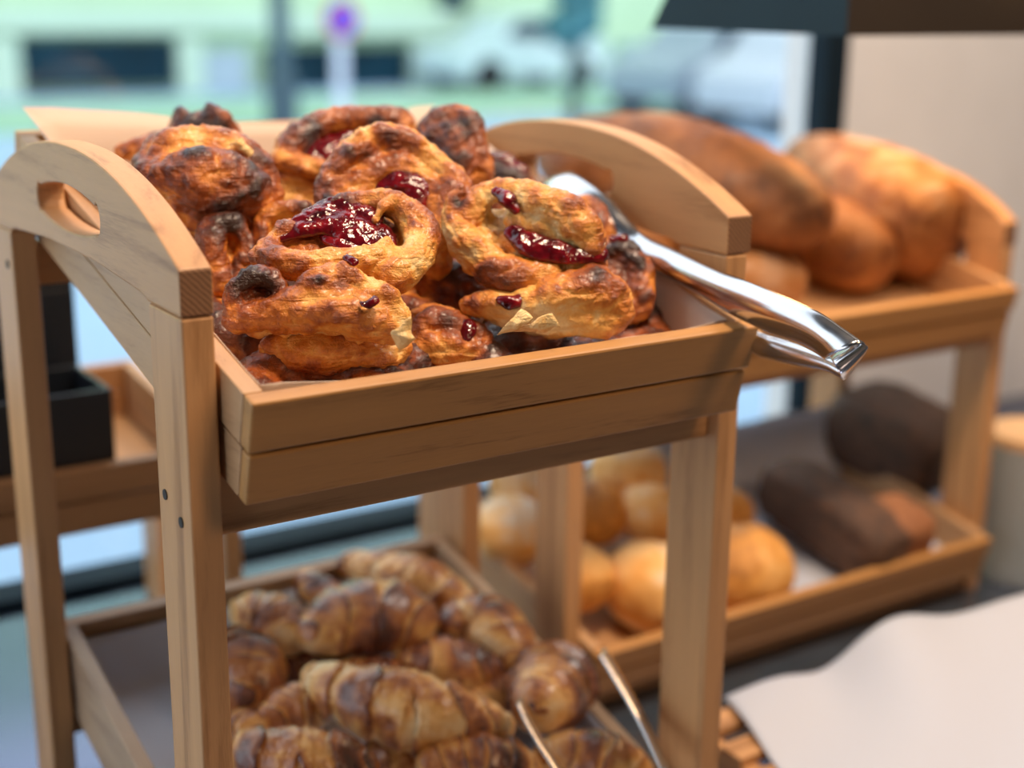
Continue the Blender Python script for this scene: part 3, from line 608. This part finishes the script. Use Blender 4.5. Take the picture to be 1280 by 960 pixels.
def flake(name, parent, tray, k, quad, lift=0.004):
    c = np.mean(quad, 0); C0 = tray.at(c[0], c[1], k); v_ = CAM-C0; v_ /= np.linalg.norm(v_)
    P = [onP(x, y, C0, v_)+v_*z*0.001 for x, y, z in quad]; bm = bmesh.new(); n = 10; g = []
    for i in range(n):
        r_ = []
        for j in range(n):
            u, w = i/(n-1), j/(n-1); a = (P[0]*(1-u)+P[1]*u)*(1-w)+(P[3]*(1-u)+P[2]*u)*w
            a = a+v_*(lift*math.sin(math.pi*u)*math.sin(math.pi*(w*.7+.2)))+np.array([noise.noise(Vector(a)*150+Vector((h, 0, 0))) for h in (0, 5, 9)])*0.0022
            r_.append(bm.verts.new(a))
        g.append(r_)
    for i in range(n-1):
        for j in range(n-1): bm.faces.new((g[i][j], g[i+1][j], g[i+1][j+1], g[i][j+1]))
    me = tomesh(bm, name); set_attr(me, np.full(len(me.vertices), 0.02)); o = link(name, me, PASTRY, None, True); subpart(o, parent)
    s_ = o.modifiers.new('t', 'SOLIDIFY'); s_.thickness = 0.0007
    o['label'] = 'pale loose flake of dough'; return o
flake('flake', PST['ear'], T1, 0.075, [(488, 418, 14), (512, 398, 16), (520, 425, 12), (498, 438, 12)])
flake('flake', PST['lip'], T1, 0.066, [(622, 416, 18), (652, 388, 24), (668, 398, 26), (640, 414, 20)])
flake('flake', PST['lip'], T1, 0.066, [(640, 412, 18), (690, 392, 26), (700, 408, 24), (660, 416, 18)])
flake('flake', PST['dome'], T1, 0.10, [(288, 178, 30), (302, 174, 30), (345, 222, 22), (330, 222, 24)])

# ---- croissants
def sweep(name, pts, mat, bands=6, seed=1, ridge=0.10, bake_shade=0.4, amp=0.04, curl=0.0, n=120, m=56, flat_=0.92, upv=None, spiral=0.0, stripe=0.3, mott=0.42):
    """pts: world (x,y,z,r). A rolled, stepped body tapering to both ends."""
    P = catmull(pts, n); me = bpy.data.meshes.new(name)
    Tn = np.gradient(P[:, :3], axis=0); Tn /= np.linalg.norm(Tn, axis=1)[:, None]
    upv = np.array(upv if upv is not None else [0, 0, 1.0]); V = []; Bk = []
    for i in range(n):
        s = i/(n-1); t = Tn[i]; a = np.cross(upv, t); a /= np.linalg.norm(a)+1e-9; b = np.cross(t, a)
        cap = min(1, math.sqrt(max(0, 1-(1-min(s, 1-s)/0.06)**2))) if min(s, 1-s) < 0.06 else 1
        for j in range(m):
            th = 2*math.pi*j/m
            dirv = a*math.cos(th)+b*math.sin(th)*flat_
            c = abs(s-0.5)*2                       # 0 in the middle, 1 at the tips
            ph = c*bands + 0.32*math.sin(th*1+seed+(0 if s < .5 else 2.4)) + 0.10*math.sin(th*3+seed*2)
            fr = ph-math.floor(ph); step = (1-fr)**0.7 if bands else 0
            r = P[i, 3]*cap*(1-ridge*0.75+ridge*step*1.5)
            p = P[i, :3]+dirv*r
            q = fbm(p, 45, seed); q2 = fbm(p, 160, seed*3, 3)
            p = p+dirv*(P[i, 3]*amp*q*1.6+0.0006*q2*1.5*cap)
            V.append(p)
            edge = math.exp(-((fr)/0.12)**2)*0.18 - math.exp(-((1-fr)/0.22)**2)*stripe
            Bk.append(bake_shade+mott*fbm(p, 25, seed+4)+edge+0.12*(dirv@upv)+0.10*math.sin(ph*2.1+seed))
    F = []
    for i in range(n-1):
        for j in range(m):
            F.append((i*m+j, i*m+(j+1) % m, (i+1)*m+(j+1) % m, (i+1)*m+j))
    F.append(tuple(range(m))[::-1]); F.append(tuple((n-1)*m+j for j in range(m)))
    me.from_pydata([tuple(v) for v in V], [], F); me.update(); set_attr(me, np.array(Bk))
    return link(name, me, mat, None, True)
def croissant(tray, spec, k, label, bands=5, seed=1, bake_shade=0.42, **kw):
    pts = []
    for q in spec:
        p = tray.at(q[0], q[1], k+(q[3] if len(q) > 3 else 0)); d = (p-CAM)@fw; pts.append((*p, q[2]*d/FPX))
    o = sweep('croissant', pts, CROIS, bands, seed, bake_shade=bake_shade, upv=tray.u, **kw)
    return tag(o, label, 'croissant', 'croissants in the lower tray')
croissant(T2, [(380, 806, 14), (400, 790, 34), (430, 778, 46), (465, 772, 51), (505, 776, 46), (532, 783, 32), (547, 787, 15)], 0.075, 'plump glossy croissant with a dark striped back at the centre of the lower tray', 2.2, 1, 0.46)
croissant(T2, [(422, 700, 12), (450, 708, 22), (485, 718, 30), (520, 728, 35), (555, 742, 30), (582, 750, 19), (600, 752, 9)], 0.062, 'croissant furthest back in the lower tray, touching its rear right corner', 2.8, 2, 0.36)
croissant(T2, [(552, 792, 14), (572, 778, 28), (598, 778, 38), (622, 795, 40), (642, 815, 30), (656, 832, 14)], 0.065, 'short broad orange-brown croissant against the right wall of the lower tray', 2.2, 3, 0.40)
croissant(T2, [(495, 812, 14), (520, 822, 28), (552, 830, 36), (590, 834, 33), (618, 836, 22), (634, 836, 10)], 0.055, 'reddish-brown croissant wedged below the short broad one', 2.8, 4, 0.48)
croissant(T2, [(380, 836, 10), (402, 850, 26), (440, 868, 40), (490, 884, 50), (540, 896, 50), (590, 902, 36), (625, 908, 22), (645, 912, 10)], 0.085, 'longest croissant, pale and flaky, lying across the front of the lower tray', 3.4, 5, 0.30, ridge=0.12, amp=0.06)
croissant(T2, [(668, 893, 26, 0.024), (676, 880, 40, 0.016), (684, 868, 50, 0.004), (694, 852, 50, -0.008), (704, 838, 34, -0.02)], 0.060, 'coiled croissant seen end-on by the tongs in the lower tray', 2.8, 6, 0.45, ridge=0.16)
croissant(T2, [(290, 776, 18), (312, 772, 32), (338, 778, 38), (360, 796, 34), (372, 812, 18)], 0.060, 'pale coiled croissant right beside the front left post', 2.2, 7, 0.28, ridge=0.14)
croissant(T2, [(366, 716, 9), (378, 724, 17), (396, 736, 21), (415, 748, 20), (430, 758, 10)], 0.050, 'small croissant tip poking up behind the plump glossy one', 1.6, 8, 0.30)
croissant(T2, [(262, 806, 20), (282, 818, 38), (300, 836, 50), (308, 860, 46), (300, 885, 24)], 0.055, 'dark round croissant half hidden behind the front left post', 2.2, 9, 0.44, ridge=0.16)
croissant(T2, [(322, 906, 10), (340, 896, 22), (364, 886, 33), (392, 886, 32), (415, 892, 16)], 0.055, 'small dark croissant beneath the tapered end of the longest one', 2.2, 10, 0.52)
croissant(T2, [(285, 930, 18), (312, 940, 34), (350, 950, 42), (395, 956, 46), (435, 962, 40), (475, 972, 16)], 0.080, 'dark-backed croissant at the bottom left, cut by the edge of the picture', 2.2, 11, 0.46, ridge=0.13)
croissant(T2, [(520, 966, 16), (555, 958, 34), (600, 956, 42), (645, 966, 36), (680, 980, 14)], 0.070, 'croissant at the bottom edge under the tapered end of the longest one', 2.8, 12, 0.48)
croissant(T2, [(668, 950, 16), (700, 948, 34), (745, 954, 42), (790, 966, 32), (815, 975, 14)], 0.060, 'croissant at the bottom right corner between the two arms of the tongs', 2.2, 13, 0.38)
croissant(T2, [(420, 838, 10), (450, 838, 20), (485, 846, 24), (520, 856, 14)], 0.050, 'narrow strip of croissant showing between the plump and the longest ones', 2.2, 14, 0.42)
croissant(T2, [(282, 902, 12), (298, 908, 24), (318, 918, 24), (335, 926, 12)], 0.050, 'small orange croissant end close to the front left post near the bottom', 1.6, 15, 0.36)
croissant(T2, [(560, 880, 14), (600, 872, 30), (640, 868, 34), (672, 868, 16)], 0.035, 'golden croissant low in the tray under the reddish-brown one', 2.2, 16, 0.42)
croissant(T2, [(330, 850, 14), (360, 835, 30), (400, 826, 34), (440, 828, 16)], 0.035, 'shaded croissant deep below the plump glossy one', 2.2, 17, 0.6)  # high bake value stands in for shade deep in the heap
croissant(T2, [(450, 940, 14), (490, 950, 34), (540, 955, 34), (580, 960, 16)], 0.040, 'shaded croissant deep beneath the longest one', 2.2, 18, 0.6)  # crust darkened likewise to imitate shade

# ---- tongs
def strip(name, pairs, par, bulge=0.25, thick=0.0012, n=60, m=20, towards=None):
    A_ = catmull([p[0] for p in pairs], n); Bq = catmull([p[1] for p in pairs], n)
    bm = bmesh.new(); rows = []
    for i in range(n):
        a, b = A_[i], Bq[i]; mid = (a+b)/2; w = b-a; L = np.linalg.norm(w)
        tt = (A_[min(i+1, n-1)]+Bq[min(i+1, n-1)]-A_[max(i-1, 0)]-Bq[max(i-1, 0)]); tt /= np.linalg.norm(tt)
        nn_ = np.cross(w/L, tt); nn_ /= np.linalg.norm(nn_)
        if nn_@(CAM-mid) < 0: nn_ = -nn_
        rows.append([bm.verts.new(a+w*(.5-.5*math.cos(math.pi*j/m))+nn_*L*bulge*math.sin(math.pi*j/m)) for j in range(m+1)])
    for i in range(n-1):
        for j in range(m): bm.faces.new((rows[i][j], rows[i][j+1], rows[i+1][j+1], rows[i+1][j]))
    o = link(name, tomesh(bm, name), STEEL, par, True)
    s_ = o.modifiers.new('t', 'SOLIDIFY'); s_.thickness = thick; s_.offset = 0
    return o
tg = empty('serving_tongs', tuple(onX(870, 360, 0.39))); tag(tg, 'steel serving tongs lying along the right rim of the upper tray', 'tongs')
def tq(px, py, dx=0.0): return onX(px, py, 0.392+dx)
up_pairs = [((676, 246), (688, 224)), ((684, 278), (714, 216)), ((708, 302), (744, 232)), ((742, 314), (772, 258)), ((778, 324), (802, 292)), ((818, 336), (842, 312)), ((873, 363), (896, 338)),
            ((917, 391), (934, 352)), ((966, 414), (985, 373)), ((1005, 430), (1024, 391)), ((1026, 440), (1052, 410)), ((1039, 447), (1078, 428))]
strip('upper_arm', [(tq(*a, 0.004), tq(*b, 0.001)) for a, b in up_pairs], tg, 0.40)
lo_pairs = [((905, 402), (912, 384)), ((943, 440), (947, 414)), ((968, 450), (978, 425)), ((1005, 459), (1014, 437)), ((1034, 464), (1044, 449)), ((1054, 474), (1058, 458))]
strip('lower_arm', [(tq(*a, 0.014), tq(*b, 0.020)) for a, b in lo_pairs], tg, 0.30)
strip('spring_bend', [(tq(1036, 446, .004), tq(1077, 427, .001)), (tq(1042, 452, -.009), tq(1082, 431, .004)), (tq(1050, 466, -.004), tq(1083, 437, .008)), (tq(1054, 475, .010), tq(1070, 456, .014))], tg, 0.05, n=30)

tg = empty('serving_tongs', tuple(T2.at(760, 960, 0.05))); tag(tg, 'steel serving tongs standing among the croissants at the bottom right', 'tongs')
def t2(px, py, k, s=0.0): p = T2.at(px, py, 0.12); return p+fw*k
def arm2(pts, par, w, name):
    pr = []
    for (px, py) in pts:
        a = t2(px, py, 0); pr.append((a, a+np.array([0.012, 0.012, -0.004])*w+fw*0.006))
    return strip(name, pr, par, 0.10, 0.0022, n=40)
arm2([(646, 880), (654, 900), (668, 926), (690, 960), (712, 992)], tg, 0.8, 'tongs_arm')
arm2([(749, 820), (762, 842), (782, 876), (802, 914), (828, 970)], tg, 1.6, 'tongs_arm')

# ------------------------------------------------------------------ bread stand on the right
X2, Y2, W2, D2 = 0.486, 0.289, 0.641, 0.29
Z2T = 0.178-0.423*0.75; Z2L = 0.178-0.837*0.75
z02 = Z2T+0.043
stand(X2, Y2, W2, D2, z02, CT, 'wide beech stand on the right carrying big loaves above bread rolls',
      [(0.01, 0.03, Z2T-0.075, Z2T-0.045), (0.01, 0.03, CT+0.002, CT+0.02)])
U1 = Tray(X2+0.021, Y2-0.03, Z2T, W2-0.042, 0.30, 0.22, h=0.058)
U1.build('tray of big loaves at the top of the right stand')
U2 = Tray(X2+0.021, Y2-0.03, Z2L, W2-0.042, 0.30, 0.22, h=0.052)
U2.build('tray of bread rolls and dark rye at the foot of the right stand')
def loaf(tray, spec, k, label, name, mat, cat, group=None, bake_shade=0.4, seed=1, fl=0.85, flour=0.0, ridge=0.0, bands=0):
    pts = []
    for q in spec:
        p = tray.at(q[0], q[1], k+(q[3] if len(q) > 3 else 0)); d = (p-CAM)@fw; pts.append((*p, q[2]*d/FPX))
    o = sweep(name, pts, mat, bands, seed, ridge=ridge, bake_shade=bake_shade, amp=0.035, n=60, m=36, flat_=fl, upv=tray.u, stripe=0.1, mott=0.2)
    if flour:
        me = o.data; co = get_co(me); no = get_no(me)
        a = np.empty(len(me.vertices), np.float32); me.attributes['bake_shade'].data.foreach_get('value', a)
        f = (no@tray.u).clip(0, 1)*np.array([0.6+0.8*noise.noise(Vector(p)*30) for p in co])
        me.attributes['bake_shade'].data.foreach_set('value', (a-flour*f).astype(np.float32))
    return tag(o, label, cat, group)
GL = 'loaves on the right stand'
loaf(U1, [(684, 205, 28), (720, 200, 54), (770, 202, 72), (830, 214, 84), (900, 236, 84), (965, 256, 72), (1008, 272, 52), (1034, 282, 26)], 0.105, 'biggest dark brown loaf, topmost on the right stand', 'bread_loaf', LOAF, 'loaf', GL, 0.62, 21, flour=0.25)
loaf(U1, [(950, 250, 24), (990, 270, 48), (1030, 295, 62), (1070, 318, 58), (1098, 335, 34)], 0.045, 'golden-brown loaf under the end of the biggest dark loaf', 'bread_loaf', LOAF, 'loaf', GL, 0.55, 22)
loaf(U1, [(985, 190, 20), (1030, 208, 50), (1085, 240, 72), (1130, 268, 82), (1165, 288, 74), (1185, 298, 44)], 0.075, 'grey floury-topped loaf at the right end of the top bread tray', 'bread_loaf', LOAF, 'loaf', GL, 0.68, 23, flour=0.75)
loaf(U1, [(860, 330, 24), (900, 338, 36), (945, 346, 40), (985, 352, 34), (1008, 356, 18)], 0.03, 'orange-brown loaf low behind the handle of the tongs', 'bread_loaf', LOAF, 'loaf', GL, 0.38, 24)
def roll(c, r, k, label, seed, bake_shade=0.3, flour=0.25, sx=1.0):
    return loaf(U2, [(c[0]-r*.95*sx, c[1], r*.35), (c[0]-r*.7*sx, c[1], r*.72), (c[0]-r*.3*sx, c[1], r*.96), (c[0], c[1], r), (c[0]+r*.3*sx, c[1], r*.96), (c[0]+r*.7*sx, c[1], r*.72), (c[0]+r*.95*sx, c[1], r*.35)],
                k, label, 'bread_roll', ROLL, 'bread roll', 'bread rolls on the right stand', bake_shade, seed, 0.9, flour)
loaf(U1, [(690, 300, 20), (720, 300, 36), (770, 302, 44), (820, 306, 40), (850, 310, 22)], 0.035, 'brown loaf carrying the left end of the biggest dark loaf', 'bread_loaf', LOAF, 'loaf', GL, 0.55, 25)
roll((815, 733), 61, 0.045, 'round pale-orange roll just left of the front right post of the pastry stand', 31, 0.42)
roll((928, 712), 62, 0.035, 'smooth orange roll just right of the front right post of the pastry stand', 32, 0.52, 0.05)
roll((722, 722), 46, 0.055, 'oval orange roll behind the narrow front left post of the bread stand', 33, 0.5)
roll((812, 642), 42, 0.060, 'roll with a whitish swirl behind the round pale-orange one', 34, 0.40, 0.4)
roll((640, 664), 50, 0.060, 'white floury roll at the far left of the bread stand', 35, 0.34, 0.6)
roll((785, 592), 48, 0.075, 'floury brown roll at the top right of the roll heap', 36, 0.5, 0.5)
roll((652, 606), 42, 0.075, 'pale roll topmost at the left of the roll heap', 37, 0.34, 0.5)
roll((738, 640), 46, 0.055, 'dark brown roll in the middle of the heap', 38, 0.7, 0.1)  # darkest crust value of the rolls
roll((912, 640), 30, 0.055, 'small orange roll peeping out right of the pastry stand post', 39, 0.5, 0.0)
# dark breads
def loafbox(name, tray, c, k, size, rot, mat, label, cat, seed, bake_shade=0.5, endmat=None):
    p0 = tray.at(c[0], c[1], k); bm = bmesh.new(); bmesh.ops.create_cube(bm, size=1)
    bmesh.ops.subdivide_edges(bm, edges=bm.edges[:], cuts=14, use_grid_fill=True)
    R_ = Matrix.Rotation(rot, 3, 'Z'); out = []
    for v in bm.verts:
        q = v.co*2; e = 5.0; nrm = (abs(q.x)**e+abs(q.y)**e+abs(q.z)**e)**(1/e); q = q/nrm
        if q.z > 0: q.z *= 1-0.18*q.y*q.y
        q = Vector((q.x*size[0]/2, q.y*size[1]/2, q.z*size[2]/2)); q = R_ @ q
        w = p0+np.array([1, 0, 0])*q.x+tray.d*q.y+tray.u*q.z
        w += np.array([fbm(w, 60, seed), fbm(w, 60, seed+5), fbm(w, 60, seed+9)])*0.003
        v.co = Vector(w)
    me = tomesh(bm, name); co = get_co(me)
    set_attr(me, np.array([bake_shade+0.4*fbm(p, 80, seed) for p in co]))
    return tag(link(name, me, mat, None, True), label, cat)
loafbox('rye_loaf', U2, (1040, 645), 0.05, (0.080, 0.20, 0.080), 0.05, RYE, 'dark seeded rye loaf leaning on white paper in the lower right tray', 'loaf', 41, 0.5)
loafbox('rye_loaf', U2, (1116, 662), 0.052, (0.070, 0.085, 0.070), 0.05, crust('cut_rye', [(0.0, (0.40, 0.16, 0.06)), (1.0, (0.22, 0.08, 0.03))], (0.6, 0.8), 0.4, 0.0), 'reddish-brown rye block in front of the dark seeded loaf', 'loaf', 42, 0.4)
loafbox('rye_loaf', U2, (1118, 545), 0.07, (0.12, 0.17, 0.11), 0.2, RYE, 'rough dark loaf behind the right post of the bread stand', 'loaf', 43, 0.6)
# white paper under the rye
def sheet(name, fn, nu, nv, mat, label, cat='paper', th=0.0005):
    bm = bmesh.new(); g = [[bm.verts.new(tuple(fn(i/(nu-1), j/(nv-1)))) for j in range(nv)] for i in range(nu)]
    for i in range(nu-1):
        for j in range(nv-1): bm.faces.new((g[i][j], g[i+1][j], g[i+1][j+1], g[i][j+1]))
    o = link(name, tomesh(bm, name), mat, None, True); tag(o, label, cat)
    s_ = o.modifiers.new('t', 'SOLIDIFY'); s_.thickness = th; return o
def pf(u, v):
    x = 0.262+0.33*u; y = 0.012+0.276*v
    z = -U2.floor+0.001
    if u < 0.22: z += (0.22-u)/0.22*0.045*(0.5+0.5*v)
    if v > 0.8: z += (v-0.8)/0.2*0.085
    return U2.T(x, y, z+0.0015*math.sin(u*19+v*7))
sheet('white_paper', pf, 30, 24, PAPERW, 'white paper rising at its back edge under the dark rye breads', 'paper liner')

# ------------------------------------------------------------------ canister
cc = onZ(1274, 716, CT+0.0); cr = 0.058
cn = empty('canister', (cc[0], cc[1], CT)); tag(cn, 'grey-green canister with a pale bamboo lid at the right edge', 'canister')
M_can = flat('matte_sage', (0.36, 0.40, 0.40), 0.5, namt=0.04); M_lid = flat('bamboo', (0.72, 0.46, 0.24), 0.5, nscale=30, namt=0.12)
def lathe(name, prof, c, mat, par, seg=48):
    bm = bmesh.new(); rows = [[bm.verts.new((c[0]+r*math.cos(2*math.pi*i/seg), c[1]+r*math.sin(2*math.pi*i/seg), z)) for i in range(seg)] for r, z in prof]
    for a, b in zip(rows, rows[1:]):
        for i in range(seg): bm.faces.new((a[i], a[(i+1) % seg], b[(i+1) % seg], b[i]))
    bm.faces.new(rows[0]); bm.faces.new(rows[-1])
    return link(name, tomesh(bm, name), mat, par)
zt = onX(1296, 552, cc[0])[2]; zt = CT+0.185
lathe('body', [(cr*.94, CT), (cr*.98, CT+.004), (cr, CT+.02), (cr, zt-.012), (cr*.985, zt-.008)], cc, M_can, cn)
lathe('lid', [(cr*.97, zt-.008), (cr*1.01, zt-.006), (cr*1.01, zt+.004), (cr*.97, zt+.008)], cc, M_lid, cn)

# ------------------------------------------------------------------ paper and slatted crate in the right foreground
cz = CT+0.055
cx0, cy0 = onZ(905, 905, cz)[:2]
cr_ = empty('slatted_crate', (cx0+0.3, cy0, CT)); tag(cr_, 'wooden slatted crate at the bottom right, mostly covered by white paper', 'crate')
for i in range(5):
    y = cy0+0.012-i*0.05
    boxo('slat', (cx0-0.03, y-0.018, cz-0.010), (cx0+0.75, y+0.012, cz), WX, cr_)
for x in (cx0-0.028, cx0+0.728):
    boxo('end_board', (x, cy0-0.22, CT), (x+0.02, cy0+0.03, cz-0.0102), WY, cr_)
def pp(u, v):
    a = onZ(905, 872, cz+0.004); b = onZ(1290, 742, cz+0.05); c_ = onZ(985, 975, cz+0.004); d_ = onZ(1400, 1000, cz+0.03)
    p = (a*(1-u)+b*u)*(1-v)+(c_*(1-u)+d_*u)*v
    p = p+np.array([0, 0, 1])*(0.030*math.exp(-((u-0.52)/0.16)**2)*math.exp(-(v/0.45)**2)*1.0+0.004*math.sin(u*9+v*5)-0.012*math.exp(-((u-0.3)/0.1)**2)*math.exp(-(v/0.3)**2))
    p[2] = max(p[2], cz+0.002); return p
sheet('white_paper', pp, 40, 30, PAPERW, 'large rumpled sheet of white paper covering the bottom right corner')

# ------------------------------------------------------------------ low stand with black boxes behind, left
Y3 = 0.56
q0 = onY(286, 690, Y3); q1 = onY(303, 690, Y3)
xr = q1[0]; zr = onY(262, 560, Y3-0.02)[2]; zb3 = onY(100, 672, Y3-0.02)[2]
st3 = stand(xr-0.62, Y3, 0.62, 0.26, zb3+0.02, CT, 'low beech stand by the window, behind the left arched handle', [(0.0, 0.02, zb3-0.002, zb3+0.018)], arches=False)
U3 = Tray(xr-0.60, Y3-0.022, zr, 0.575, 0.27, 0.12, h=zr-zb3)
U3.build('tray holding black boxes on the low stand by the window', mx=wood('dim_x', 0, (0.42, 0.21, 0.09), (0.30, 0.14, 0.055)))
M_blk = flat('black_card', (0.008, 0.010, 0.014), 0.35); M_blu = flat('blue_edge', (0.10, 0.25, 0.42), 0.3)
def bbox(px0, px1, py0, py1, Y, dep_, label, open_=False):
    a = onY(px0, (py0+py1)/2, Y); b = onY(px1, (py0+py1)/2, Y); z1 = onY((px0+px1)/2, py0, Y)[2]; z0 = onY((px0+px1)/2, py1, Y)[2]
    o = empty('black_box', ((a[0]+b[0])/2, Y+dep_/2, z0)); tag(o, label, 'box', 'black boxes on the low stand')
    t = 0.006
    boxo('front_panel', (a[0], Y, z0), (b[0], Y+t, z1), M_blk, o); boxo('rear_panel', (a[0], Y+dep_-t, z0), (b[0], Y+dep_, z1), M_blk, o)
    boxo('side_panel', (a[0], Y+t, z0), (a[0]+t, Y+dep_-t, z1), M_blk, o); boxo('side_panel', (b[0]-t, Y+t, z0), (b[0], Y+dep_-t, z1), M_blk, o)
    boxo('base_panel', (a[0]+t, Y+t, z0), (b[0]-t, Y+dep_-t, z0+t), M_blk, o)
    if not open_: boxo('lid', (a[0], Y, z1), (b[0], Y+dep_, z1+0.012), M_blk, o)
    return o
bbox(-70, 145, 500, 625, Y3-0.008, 0.11, 'low open black box at the front of the tray by the window', True)
bbox(-40, 98, 366, 520, Y3+0.125, 0.10, 'tall closed black box standing behind the open black one')

# ------------------------------------------------------------------ pendant hood over the bread
hc = dep(1058, 45, 1.38); hh = 0.16
hd = empty('pendant_lamp', (hc[0]+0.3, hc[1]+0.15, hc[2])); tag(hd, 'dark boxy pendant lamp hood hanging over the bread stand', 'lamp')
M_hood = flat('window_lit_hood', (0.004, 0.016, 0.026), 0.6, spec=0.2); M_hin = flat('warm_inner', (0.75, 0.55, 0.35), 0.6)
yl_ = onX(813, 36, hc[0])[1]; hx1 = hc[0]+0.62; tp_ = 0.05
def hood(t, z0, z1, mat, name):
    lo = [(hc[0]+t, hc[1]+t), (hx1-t, hc[1]+t), (hx1-t, yl_-t), (hc[0]+t, yl_-t)]
    hi = [(hc[0]+t+tp_, hc[1]+t+tp_), (hx1-t-tp_, hc[1]+t+tp_), (hx1-t-tp_, yl_-t-tp_), (hc[0]+t+tp_, yl_-t-tp_)]
    bm = bmesh.new(); a = [bm.verts.new((x, y, z0)) for x, y in lo]; b = [bm.verts.new((x, y, z1)) for x, y in hi]
    for i in range(4): bm.faces.new((a[i], a[(i+1) % 4], b[(i+1) % 4], b[i]))
    bm.faces.new(b); return link(name, tomesh(bm, name), mat, hd)
sh_ = hood(0, hc[2], hc[2]+hh, M_hood, 'shade')
sh_.data.materials.append(flat('dark_brown_hood', (0.020, 0.012, 0.006), 0.6, spec=0.2))
for f_ in sh_.data.polygons:
    if abs(f_.normal.y) > 0.7: f_.material_index = 1  # blue window light is painted into the hood sides; these faces stay brown
hood(0.006, hc[2]+0.001, hc[2]+hh-0.006, M_hin, 'shade_lining')
cyl('cable', (hc[0]+0.31, (hc[1]+yl_)/2, (hc[2]+hh+2.3)/2), 0.004, 2.3-hc[2]-hh, M_blk, hd)
bm = bmesh.new(); bmesh.ops.create_uvsphere(bm, u_segments=24, v_segments=12, radius=0.03, matrix=Matrix.Translation((hc[0]+0.31, (hc[1]+yl_)/2, hc[2]+0.09)))
em, ent, eb = newmat('bulb_glow'); eb.inputs['Emission Color'].default_value = (1, .62, .3, 1); eb.inputs['Emission Strength'].default_value = 8
link('bulb', tomesh(bm, 'bulb'), em, hd, True)
hl = area('pendant_light', (hc[0]+0.31, (hc[1]+yl_)/2, hc[2]+0.05), (hc[0]+0.2, (hc[1]+yl_)/2-0.1, -0.5), 0.22, 1.5, (1.0, 0.60, 0.28))
